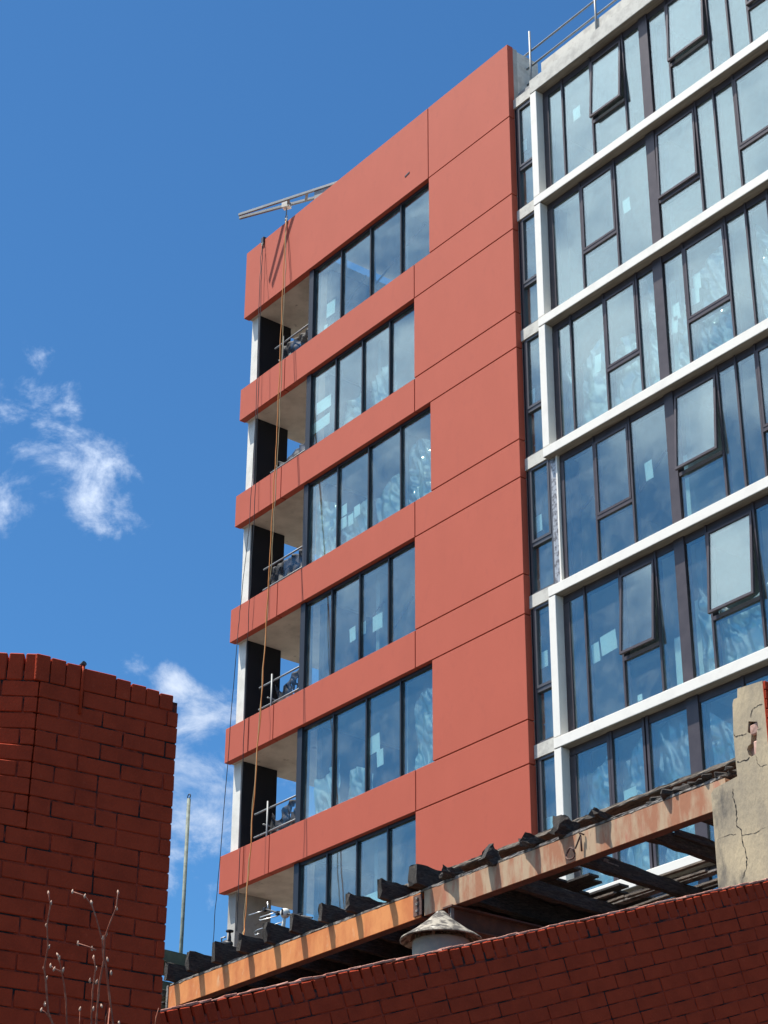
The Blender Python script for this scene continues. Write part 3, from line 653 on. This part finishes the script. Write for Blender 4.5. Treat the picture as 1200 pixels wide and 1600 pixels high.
# plank above the right beam, and black board added for the shade under it
a1 = bp(668, 1376, BY+.28); a2 = bp(1150, 1190, BY+.28)
zpl = zc+.17
m = char_mesh(Vector((a1.x-.3, BY+.3, zpl+.02)), Vector((a2.x+.9, BY+.3, zpl+.02)), .20, .035, 71, .004, 160)
tag(m.build('edge_plank', M['charpale'], loc=(a1.x, BY+.3, zpl)), 'long scorched plank above the dull rust beam', 'plank')
m = char_mesh(Vector((a1.x-.2, BY+.42, zc+.05)), Vector((a2.x+.9, BY+.42, zc+.05)), .04, .17, 72, .005, 120)
tag(m.build('trimmer_board', M['char'], loc=(a1.x, BY+.42, zc)), 'black burnt upright board just under the long scorched plank', 'board')
# deck boards over the left half, closely laid
uS = bM+.6
slope = .25/5.7
def deckz(y): return zc+.20-(y-BY)*slope
dk = thing('burnt_deck', 'black burnt timber deck seen from below behind the orange beam', 'deck', (bL, BY+.6, zc))
y = BY+.75; i = 0
while y < BY+9:
    w = .135; m = MB(); e0 = bL-3.0; e1 = uS+rnd.uniform(-.1, .5)
    m.box(e0, e1, y, y+w, deckz(y)+.0, deckz(y)+.022); m.build('deck_board', M['char'], dk); y += w+.004; i += 1
MB().box(bL-3, uS, BY+.7, BY+9.0, deckz(BY+9)-.60, deckz(BY+9)-.57).build('ceiling_lining', M['char'], dk)
# steel cross beam at the splice
cb = thing('cross_beam', 'dark rusted steel cross beam running back from the beam splice above the cowl', 'beam', (bM+.28, BY, zBot))
cu_ = bp(700, 1418, BY-.05).x
w = MB(); w.box(cu_-.006, cu_+.006, BY-.04, BY+6, zBot-.215, zBot-.03); w.box(cu_-.07, cu_+.07, BY-.06, BY+6, zBot-.028, zBot-.012); w.box(cu_-.07, cu_+.07, BY-.06, BY+6, zBot-.232, zBot-.217)
w.build('steel_section', M['rustdark'], cb); MB().box(cu_+.02, cu_+.032, BY-.04, BY+.0, zBot-.21, zBot-.03).build('stiffener', M['ash'], cb)
# main rafters of the open right half and the broken boards on them
jl = ['dark main rafter in front of the red corner', 'dark main rafter below the ring hook', 'dark main rafter left of the cracked pier', 'dark main rafter against the cracked pier']
for i, px in enumerate([790, 893, 1000, 1085]):
    q = bp(px, 1331+(888-px)*.365+6, BY+.13); u = q.x
    m = char_mesh(Vector((u, BY+.14, zBot+.13)), Vector((u, BY+6.2, zBot-.12)), .08, .13, 90+i, .006, 40)
    tag(m.build('main_rafter', M['char'], loc=(u, BY, zBot)), jl[i], 'rafter', 'main rafters under the open roof')
    for j in range(7):   # thin laths fixed to the rafter side
        pass
bt = thing('broken_roof_boards', 'broken scorched roof boards with bright gaps between them over the open rafters', 'roof boards', (uS, BY+.8, zc))
y = BY+1.3
while y < BY+6.3:
    w = rnd.uniform(.05, .11); gap = rnd.choice([.02, .04, .07, .12, .05])
    if y > BY+5.6: gap = .01
    segs = []; u = uS+.2
    while u < bR+1.2:
        l = rnd.uniform(.5, 1.7); segs.append((u, u+l)); u += l+(rnd.uniform(.02, .35) if rnd.random() < .5 else .01)
    m = MB(); zz_ = zBot+.22-(y-BY)*.042
    for (s0, s1) in segs:
        tz = rnd.uniform(-.012, .012); tw = rnd.uniform(-.01, .01)
        m.add([(s0, y, zz_), (s1, y+tz, zz_+tw), (s1-rnd.uniform(0, .06), y+w+tz, zz_+tw), (s0+rnd.uniform(-.06, .06), y+w, zz_),
               (s0, y, zz_+.02), (s1, y+tz, zz_+.02+tw), (s1, y+w+tz, zz_+.02+tw), (s0, y+w, zz_+.02)],
              [(0, 3, 2, 1), (4, 5, 6, 7), (0, 1, 5, 4), (1, 2, 6, 5), (2, 3, 7, 6), (3, 0, 4, 7)])
    m.build('roof_board', M[rnd.choice(['charpale', 'ash', 'char', 'charpale'])], bt); y += w+gap
for i in range(4):   # thin battens running back, some hanging
    u = uS+.5+i*.95; s = rnd.uniform(-.05, .05)
    m = char_mesh(Vector((u, BY+.5, zBot+.17)), Vector((u+s, BY+rnd.uniform(2.6, 5.8), zBot-.03)), .03, .06, 120+i, .005, 20); m.build('batten', M['charpale'] if i % 2 else M['char'], bt)
# shed lower walls (dark interior behind the front wall)
sw = thing('burnt_shed', 'dark rear and side walls of the burnt out shed under the roof', 'shed', (20, -6, GROUND))
MB().box(bL-3, bL+6.0, BY+9.1, BY+9.3, GROUND, zBot-.9).build('rear_wall', M['char'], sw)
MB().box(bL-3.2, bL-3.0, BY+.2, BY+9.3, GROUND, zBot+.1).build('side_wall', M['char'], sw)
MB().box(bL-3, bR, BY+.0, BY+.25, GROUND, zBot-1.4).build('front_wall', M['brick'], sw)

# cracked pier
PY = -12.06
pc = [bp(1122, 1400, PY), bp(1113, 1262, PY), bp(1111, 1240, PY), bp(1116, 1232, PY), bp(1152, 1213, PY), bp(1150, 1195, PY), bp(1146, 1150, PY), bp(1144.5, 1100, PY), bp(1146, 1093, PY), bp(1152, 1090, PY), bp(1152, 1076, PY), bp(1191, 1063.5, PY)]
ur = pc[-1].x; pc2 = [Vector((p.x, PY, p.z)) for p in pc]; pc2[0].x = pc2[1].x
pier = thing('rendered_pier', 'cracked sand coloured rendered masonry pier with a broken stepped top at the right', 'pier', (ur, PY, GROUND))
hole = [bp(x_, y_, PY) for x_, y_ in [(1169.5, 1127), (1183, 1127.5), (1185, 1137), (1183, 1141), (1182, 1160), (1181, 1178), (1173, 1183), (1170, 1180), (1167, 1171), (1169, 1166), (1173, 1162), (1174, 1148), (1168, 1144)]]
poly = pc2+[Vector((ur, PY, GROUND)), Vector((pc2[0].x, PY, GROUND))]
# front skin with a real hole: triangulated by fill
import bmesh
def poly_with_hole(outer, inner, depth):
    bm = bmesh.new(); es = []
    for lp in (outer, inner):
        vs = [bm.verts.new(v) for v in lp]; es += [bm.edges.new((vs[i], vs[(i+1) % len(vs)])) for i in range(len(vs))]
    r = bmesh.ops.triangle_fill(bm, edges=es, use_beauty=True)
    fs = [f for f in bm.faces]
    ex = bmesh.ops.extrude_face_region(bm, geom=fs)
    for v in [g_ for g_ in ex['geom'] if isinstance(g_, bmesh.types.BMVert)]: v.co.y += depth
    bmesh.ops.recalc_face_normals(bm, faces=bm.faces)
    m = MB(); bm.verts.index_update(); m.v = [v.co.copy() for v in bm.verts]; m.f = [tuple(v.index for v in f.verts) for f in bm.faces]; m.m = [0]*len(m.f); bm.free(); return m
poly_with_hole(poly, hole, .05).build('render_skin', M['render'], pier)
inner = [Vector((p.x+(.01 if p.x < ur-.3 else -.0), PY+.052, p.z-.01)) for p in poly]
MB().prism(inner, Vector((0, .4, 0))).build('masonry_core', M['pinkbrick'], pier)
hm = MB(); hm.obox(hole[1]+Vector((-.05, .03, -.05)), X, Y, Z, .05, .02, .05, bev=.01, jit=.01); hm.obox(hole[4]+Vector((-.02, .03, -.12)), X, Y, Z, .03, .02, .14, bev=.01, jit=.01)
hm.build('bare_brick', M['pinkbrick'], pier)
MB().prism([Vector((p.x, PY+.047, p.z)) for p in (hole[0], hole[1], hole[11], hole[12])], Vector((0, -.004, 0))).build('shadow_gap', M['crack'], pier)
def crack(pts, w):
    m = MB(); P = [bp(x_, y_, PY-.0015) for x_, y_ in pts]; Q = []
    for a, b_ in zip(P[:-1], P[1:]):
        for i in range(4): Q.append(a.lerp(b_, i/4)+Vector((rnd.uniform(-.006, .006), 0, rnd.uniform(-.006, .006))))
    Q.append(P[-1])
    for a, b_ in zip(Q[:-1], Q[1:]):
        t = (b_-a).normalized(); n_ = t.cross(Y)*(w*rnd.uniform(.2, .9)); m.add([a-n_, b_-n_, b_+n_, a+n_], [(0, 1, 2, 3)])
    m.build('crack', M['crack'], pier)
crack([(1191, 1100), (1186, 1102), (1178, 1106), (1175, 1110), (1173, 1121)], .007)
crack([(1146, 1147), (1150, 1151), (1156, 1149), (1166, 1146)], .006)
crack([(1152, 1191), (1158, 1190), (1167, 1187), (1171, 1183)], .007)
crack([(1181, 1181), (1184, 1192), (1187, 1198), (1199, 1195)], .003)
crack([(1145, 1232), (1145, 1245), (1150, 1262), (1151, 1278), (1151, 1290), (1158, 1297), (1159, 1313), (1165, 1330), (1167, 1345), (1166, 1356), (1160, 1372)], .0075)
crack([(1159, 1306), (1178, 1302), (1196, 1293)], .003)
crack([(1183, 1141), (1190, 1137)], .003); crack([(1120, 1312), (1135, 1305), (1150, 1303)], .0025)
# painted brick return of the pier
zpt = pc2[-1].z
rw = MB(); rw.box(ur+.0, ur+.01, PY+.0, PY+1.6, GROUND, zpt-.03)
z = zpt; row = 0
while z > zpt-3.2:
    y = PY+(.0 if row % 2 else -.0); first = True
    while y < PY+1.6:
        l = .11 if (first and row % 2) else .23
        rw.obox((ur+.014, y+l/2, z-.043), Y, Z, X, l/2-.004, .038, .012, bev=.005, jit=.0015); y += l+.01; first = False
    z -= .086; row += 1
rw.build('brick_return', M['brick'], pier)
MB().box(ur-.3, ur-.002, PY+.46, PY+1.6, GROUND, zpt-.04).build('pier_tail', M['pinkbrick'], pier)

# cowl behind the low wall
cwD = 14.3; cc = atD(689, 1470, cwD); s_ = cwD/FPX
ct = thing('roof_cowl', 'weathered grey conical vent cowl on a round plastered base behind the brick wall', 'vent', (cc.x, cc.y, cc.z-1))
rr = 65*s_; hgt = 46*s_/math.cos(R(17))
cz = MB().lathe((cc.x, cc.y, cc.z), [(0, hgt), (.03, hgt-.008), (rr*.33, hgt*.66), (rr*.66, hgt*.32), (rr*.98, .010), (rr, 0), (rr*.97, -.006), (rr*.3, hgt*.62), (0, hgt*.85)], 48); cz.build('hood', M['cowl'], ct, smooth=False)
MB().lathe((cc.x, cc.y, cc.z), [(.0, -.01), (45*s_, -.01), (45*s_, -.02), (46*s_, -1.6)], 40).build('base', M['cowlbase'], ct, smooth=True)
for a in range(4): MB().bar((cc.x+40*s_*math.cos(a*1.57+.6), cc.y+40*s_*math.sin(a*1.57+.6), cc.z-.03), (cc.x+40*s_*math.cos(a*1.57+.6), cc.y+40*s_*math.sin(a*1.57+.6), cc.z+.06), .015, .015, up=X).build('strut', M['cowlbase'], ct)

# pole
pb = bp(282, 1500, BY+2.2); ptop = atY(291.5, 1250, BY+2.2)
pt_ = thing('steel_pole', 'thin weathered green grey pole with a small ring on top, left of the building', 'pole', (pb.x, BY+2.2, zBot-.2))
MB().tube([(pb.x, BY+2.2, zBot-.5), (pb.x, BY+2.2, ptop.z)], .026, 12).build('shaft', M['pole'], pt_, smooth=True)
MB().tube([Vector((pb.x, BY+2.2, ptop.z+.035))+Vector((.035*math.cos(a*.5236), 0, .035*math.sin(a*.5236))) for a in range(13)], .008, 6).build('ring', M['cable'], pt_, smooth=True)
# olive fascia of a neighbouring roof behind the joists
q1 = bp(240, 1480, BY+1.6); q2 = bp(303, 1506, BY+1.6)
fa = thing('shed_roof_edge', 'olive green roof edge of a low shed between the brick wall and the pole', 'roof', (q1.x, BY+1.6, GROUND))
e0 = Vector((q1.x, BY+1.6, q1.z)); dn_ = Vector((.05, 3.0, -.15))
e0 = bp(235, 1478, BY+1.6); MB().prism([e0, e0+Vector((0, 0, -.16)), e0+Vector((.35, 3.2, -.36)), e0+Vector((.35, 3.2, -.2))], Vector((-.6, .05, 0))).build('fascia', M['olive'], fa)
MB().box(e0.x-.5, e0.x-.1, BY+1.7, BY+4.6, GROUND, e0.z-.4).build('wall', M['olive'], fa)
# timber blocks under the left end of the orange beam
for i, (dz, lab) in enumerate(((.0, 'grey timber block under the left end of the orange beam, upper of two'), (.12, 'olive timber block under the left end of the orange beam, lower of two'))):
    q = bp(254, 1555+i*24, BY+.05); m = MB().obox(q, X, Y, Z, .10, .12, .042, bev=.006, jit=.006)
    tag(m.build('timber_block', M['ash'] if i == 0 else M['olive'], loc=q), lab, 'timber block')
wp = bp(250, 1580, BY+.1); MB_ = MB().box(wp.x-.3, wp.x+.14, BY-.02, BY+.3, GROUND, wp.z-.02)
tag(MB_.build('masonry_stub', M['olive'], loc=(wp.x, BY, GROUND)), 'low masonry stub carrying the left end of the orange beam', 'pier')

# aerial on the burnt roof
AY = BY+.35
def ap(x_, y_): return bp(x_, y_, AY)
at_ = thing('tv_aerial', 'small television aerial with folded loops and a round pale housing above the joists', 'aerial', ap(442, 1462))
ah = ap(445.5, 1427)
MB().lathe(ah, [(0, .055), (.03, .05), (.05, .03), (.058, 0), (.05, -.03), (.03, -.05), (0, -.055)], 20).build('housing', M['plastic'], at_, smooth=True)
MB().obox(ah+Vector((.02, -.055, 0)), X, Y, Z, .006, .008, .035).build('slot', M['cable'], at_)
MB().tube([ap(442, 1470), ap(443, 1445), ah], [.03, .022, .015], 10).build('stand', M['plastic'], at_, smooth=True)
MB().tube([ap(416, 1421), ap(434, 1426), ap(470, 1431), ap(488, 1434)], .011, 6).build('boom', M['cable'], at_)
for pts in ([(389, 1430), (409, 1424)], [(433, 1425), (407, 1433), (404, 1436), (407, 1438), (434, 1431)], [(440, 1441), (402, 1453), (397, 1457), (399, 1461), (405, 1459)], [(452, 1429), (470, 1433)], [(418, 1409), (419, 1424)]):
    MB().tube([ap(*p) for p in pts], .006, 6).build('element', M['aerial'], at_, smooth=True)
for p in ((414, 1421), (434, 1427), (469, 1431)):
    MB().obox(ap(*p), X, Y, Z, .022, .02, .022, bev=.004).build('clamp', M['cable'], at_)
# old valve standing behind the third joist
vt = thing('old_valve', 'small black stop valve with a flat handwheel in front of the lowest column', 'valve', ap(356, 1475))
MB().tube([ap(346, 1476), ap(353, 1474), ap(361, 1475)], [.02, .04, .03], 8).build('body', M['cable'], vt, smooth=True)
MB().tube([ap(358, 1480), ap(359, 1464), ap(359, 1456)], [.03, .018, .010], 8).build('stem', M['cable'], vt, smooth=True)
q = ap(359, 1455); MB().lathe(q, [(0, .008), (.045, .008), (.045, -.008), (0, -.008)], 14).build('handwheel', M['cable'], vt)
MB().tube([ap(347, 1477), ap(346, 1466), ap(352, 1464)], [.018, .012, .012], 8).build('spout', M['aerial'], vt, smooth=True)

# ------------------------------------------------------------------ foreground brick walls
def brick_field(mb, P, e, t, n, s0, s1, tt0, tt1, clip=None, L_=.23, Hc=.079, jt=.007, seed=0, off0=0.0):
    """courses downward from tt0 (top) to tt1; e along course, t up in plane, n outwards"""
    rr_ = random.Random(seed); row = 0; tcur = tt0
    while tcur > tt1:
        s = s0-((row % 2)*.5*(L_+jt))-off0
        while s < s1:
            a, b_ = max(s, s0), min(s+L_, s1)
            if rr_.random() < .03 and b_-a > .2: b_ = a+.11
            if b_-a > .03 and (clip is None or clip((a+b_)/2, tcur)):
                hh = Hc/2*rr_.uniform(.97, 1.02); pr = rr_.uniform(-.0015, .0025)
                mb.obox(P+e*((a+b_)/2)+t*(tcur-Hc/2)+n*(pr-.02), e, t, n, (b_-a)/2-rr_.uniform(0, .002), hh, .022, bev=rr_.uniform(.002, .0045), jit=.0012)
            s = (b_ if b_-a <= .12 and s > s0 else s+L_)+jt
        tcur -= Hc+jt; row += 1
a_ = R(5.78); eL = Vector((math.sin(a_), math.cos(a_), 0)); nL = Vector((eL.y, -eL.x, 0))
P0 = atD(50, 1200, 9.9)
def onL(px, py): return atP(px, py, P0, nL)
lw = thing('brick_wall', 'tall red painted brick wall end with a rounded brick on edge top at the left', 'wall', (P0.x, P0.y, GROUND))
topz = onL(160, 1056).z
def lz(s): return -(.02*(s/.76)**2)
sEnd = (onL(280, 1087)-P0).dot(eL)
Pt = Vector((P0.x, P0.y, onL(120, 1044).z))
kz = onL(50, 1295).z-Pt.z
m = MB()
# brick on edge coping, following the slightly dipping top
s = -.03; rr_ = random.Random(5)
while s < sEnd-.03:
    w = .076*rr_.uniform(.93, 1.08); w = min(w, sEnd-s)
    if .17 < s < .26: w = .19
    of_ = .030-.062*max(0, (s+w/2)/.75)**1.2; hh_ = (.112+of_)/2
    m.obox(Pt+eL*(s+w/2)+Z*(of_-hh_)+nL*(-.10), eL, Z, nL, w/2, hh_, .105, bev=.004, jit=.0010); s += w+.005
m.build('coping', M['brick'], lw)
m = MB()
brick_field(m, Pt, eL, Z, nL, .002, sEnd, -.118, kz, seed=1)
# lower courses run on to the left past the squint corner
nrows = int((kz+.118)/-.086)+1
brick_field(m, Pt, eL, Z, nL, -1.9, sEnd, -.118-nrows*.086, -2.6, seed=2, off0=.1)
# bent portion at the left
bedrows = []
aB = R(-146); eB = Vector((math.sin(aB), math.cos(aB), 0)); nB = Vector((-eB.y, eB.x, 0))
if nB.dot(CAM-P0) < 0: nB = -nB
def bent(f):
    w_ = R(-146+ (5.78-180+146)*f); e = Vector((math.sin(w_), math.cos(w_), 0)); n_ = Vector((-e.y, e.x, 0)); return e, (n_ if n_.dot(CAM-P0) > 0 else -n_)
tz = -.118; rows = 0
while tz > kz+.03:
    f_ = max(0, min(1, (rows-(nrows-7))/7.0)); e_, n_ = bent(f_)
    brick_field(m, Pt-eL*.004, e_, Z, n_, 0, 1.6, tz, tz-.04, seed=30+rows, off0=.05+(rows % 2)*.115)
    bkb = MB(); 
    if f_ > 0: bedrows.append((e_, n_, tz))
    tz -= .086; rows += 1
m.build('brickwork', M['brick'], lw)
m = MB(); s = .0
while s < 1.6:
    m.obox(Pt+eB*(s+.042)+Z*(-.112+.073)+nB*(-.10), eB, Z, nB, .039, .073, .105, bev=.006, jit=.0015); s += .084
m.build('coping', M['brick'], lw)
bkm = MB()
def slab(P, e, n, s0, s1, z0, z1, dep, th): bkm.obox(P+e*((s0+s1)/2)+Z*((z0+z1)/2)-n*(dep+th/2), e, Z, n, (s1-s0)/2, (z1-z0)/2, th/2)
slab(Pt, eL, nL, .01, sEnd-.006, kz-.01, -.06, .004, .22); slab(Pt, eL, nL, -1.9, sEnd-.006, GROUND-Pt.z, kz-.012, .0043, .22); slab(Pt, eB, nB, .02, 1.6, kz-.012, -.06, .0041, .18)
for e_, n_, tz in bedrows: slab(Pt, e_, n_, .02, 1.6, tz-.084, tz+.0, .0045, .16)
bkm.build('mortar_bed', M['joint'], lw)
m = MB(); m.tube([onL(130, 1041)+nL*.006, onL(129, 1052)+nL*.008, onL(124, 1116)+nL*.006], .008, 8)
m.build('conduit', M['brick'], lw, smooth=True); MB().tube([onL(131, 1037)+nL*.01, onL(128, 1041)-nL*.03], .014, 8).build('conduit_cap', M['cable'], lw)

P1 = atD(252, 1581, 11.0); aR_ = R(6); hR = Vector((math.sin(aR_), math.cos(aR_), 0)); nR = Vector((hR.y, -hR.x, 0))
A1 = atP(252, 1581, P1, nR); A2 = atP(1200, 1375, P1, nR); eR = (A2-A1).normalized(); tR = nR.cross(eR); tR = tR if tR.z > 0 else -tR
rw_ = thing('raking_brick_wall', 'long red painted brick wall with a sloping brick on edge top across the bottom right', 'wall', (A1.x, A1.y, GROUND))
lenR = (A2-A1).length
m = MB(); mt = MB(); s = -1.2; rr_ = random.Random(8)
while s < lenR+2:
    w = .074*rr_.uniform(.9, 1.1); jj = rr_.uniform(-.004, .004)
    m.obox(A1+eR*(s+w/2)+tR*(-.056+jj)-nR*.10, eR, tR, nR, w/2, .055, .102, bev=rr_.uniform(.005, .010), jit=.002)
    s += w+rr_.uniform(.007, .011)
m.build('coping', M['brick'], rw_)
for i in range(90):
    s = -1.2+i*.085*1.0; mt.obox(A1+eR*(s+.04)+tR*(.006+rr_.uniform(-.003, .004))-nR*.104, eR, tR, nR, .042, .007, .098, bev=.003, jit=.003)
mt.build('worn_top', M['bricktop'], rw_)
m = MB(); brick_field(m, A1, eR, tR, nR, -1.2, lenR+1.2, -.1175, -2.35, seed=11)
m.build('brickwork', M['brick'], rw_)
bkm = MB(); bkm.obox(A1+eR*(lenR/2)+tR*(-1.30)-nR*(.004+.10), eR, tR, nR, lenR/2+1.4, 1.24, .10)
bkm.build('mortar_bed', M['joint'], rw_)
MB().prism([A1+eR*-1.2-nR*.02+tR*-2.4, A1+eR*(lenR+1.2)-nR*.02+tR*-2.4, Vector(((A1+eR*(lenR+1.2)).x, (A1+eR*(lenR+1.2)).y, GROUND))-nR*.02, Vector(((A1-eR*1.2).x, (A1-eR*1.2).y, GROUND))-nR*.02], -nR*.17).build('wall_base', M['brick'], rw_)

# ------------------------------------------------------------------ bare shrub at the foot of the left wall
TD = 9.0
def tp(x_, y_, d=0): return atD(x_/4, 1280+y_/4, TD+d)
base = tp(500, 1500); base.z = GROUND
sh = thing('bare_shrub', 'leafless young shrub with thin budding twigs in front of the tall left brick wall', 'shrub', base)
br = {'A': [(345, 1320), (325, 1270), (300, 1200), (285, 1000), (275, 930), (300, 800), (293, 660), (315, 540), (303, 460)],
      'B': [(418, 1320), (412, 1130), (400, 1030), (375, 900), (360, 845)], 'C': [(496, 1320), (500, 1190)], 'D': [(568, 1320), (578, 1080), (597, 930), (585, 860)],
      'E': [(597, 1320), (615, 1100), (620, 1030), (650, 880), (655, 740), (690, 640), (728, 550), (738, 455)],
      'F': [(712, 1320), (685, 1120), (660, 900), (645, 860), (640, 760), (602, 620), (575, 540), (530, 480), (450, 452)],
      'G': [(310, 1240), (280, 1205), (258, 1190)], 'H': [(965, 1320), (975, 1240), (992, 1180)], 'I': [(685, 1180), (660, 1240), (655, 1320)], 'K': [(398, 960), (340, 935), (316, 915)], 'L_': [(600, 820), (560, 800), (488, 776)]}
buds = [(303, 462), (319, 525), (291, 660), (305, 800), (275, 930), (290, 995), (360, 848), (370, 870), (395, 942), (316, 917), (338, 938), (500, 1188), (585, 865), (600, 935), (562, 1010), (603, 1018), (738, 458), (729, 558), (663, 722), (643, 745),
        (572, 520), (530, 482), (453, 453), (488, 777), (575, 810), (695, 962), (635, 1168), (583, 1186), (258, 1192), (280, 1158), (744, 1270), (672, 878)]
for kk, P in br.items():
    pts = []
    Q = [tp(*p, d=.12*math.sin(len(kk)+ord(kk[0])*1.7)) for p in P]
    n = len(Q); r0_ = .0052 if kk in 'ABDEF' else .0036
    if kk in 'ABCDEFHI' and len(kk) == 1: Q = [base+Vector((rnd.uniform(-.05, .05), rnd.uniform(-.05, .05), 0)), base.lerp(Q[0], .5)+Vector((rnd.uniform(-.03, .03), 0, 0))]+Q; n += 2
    MB().tube(Q, [r0_*(1.25-.75*i/(n-1)) for i in range(n)], 7).build('twig', M['twig'], sh, smooth=True)
for b_ in buds:
    c = tp(*b_, d=.0); a = Vector((rnd.uniform(-.6, .6), rnd.uniform(-.3, .3), 1)).normalized()
    MB().tube([c-a*.010, c-a*.003, c+a*.005, c+a*.013], [.0025, .0055, .0045, .001], 7).build('bud', M['bud'], sh, smooth=True)
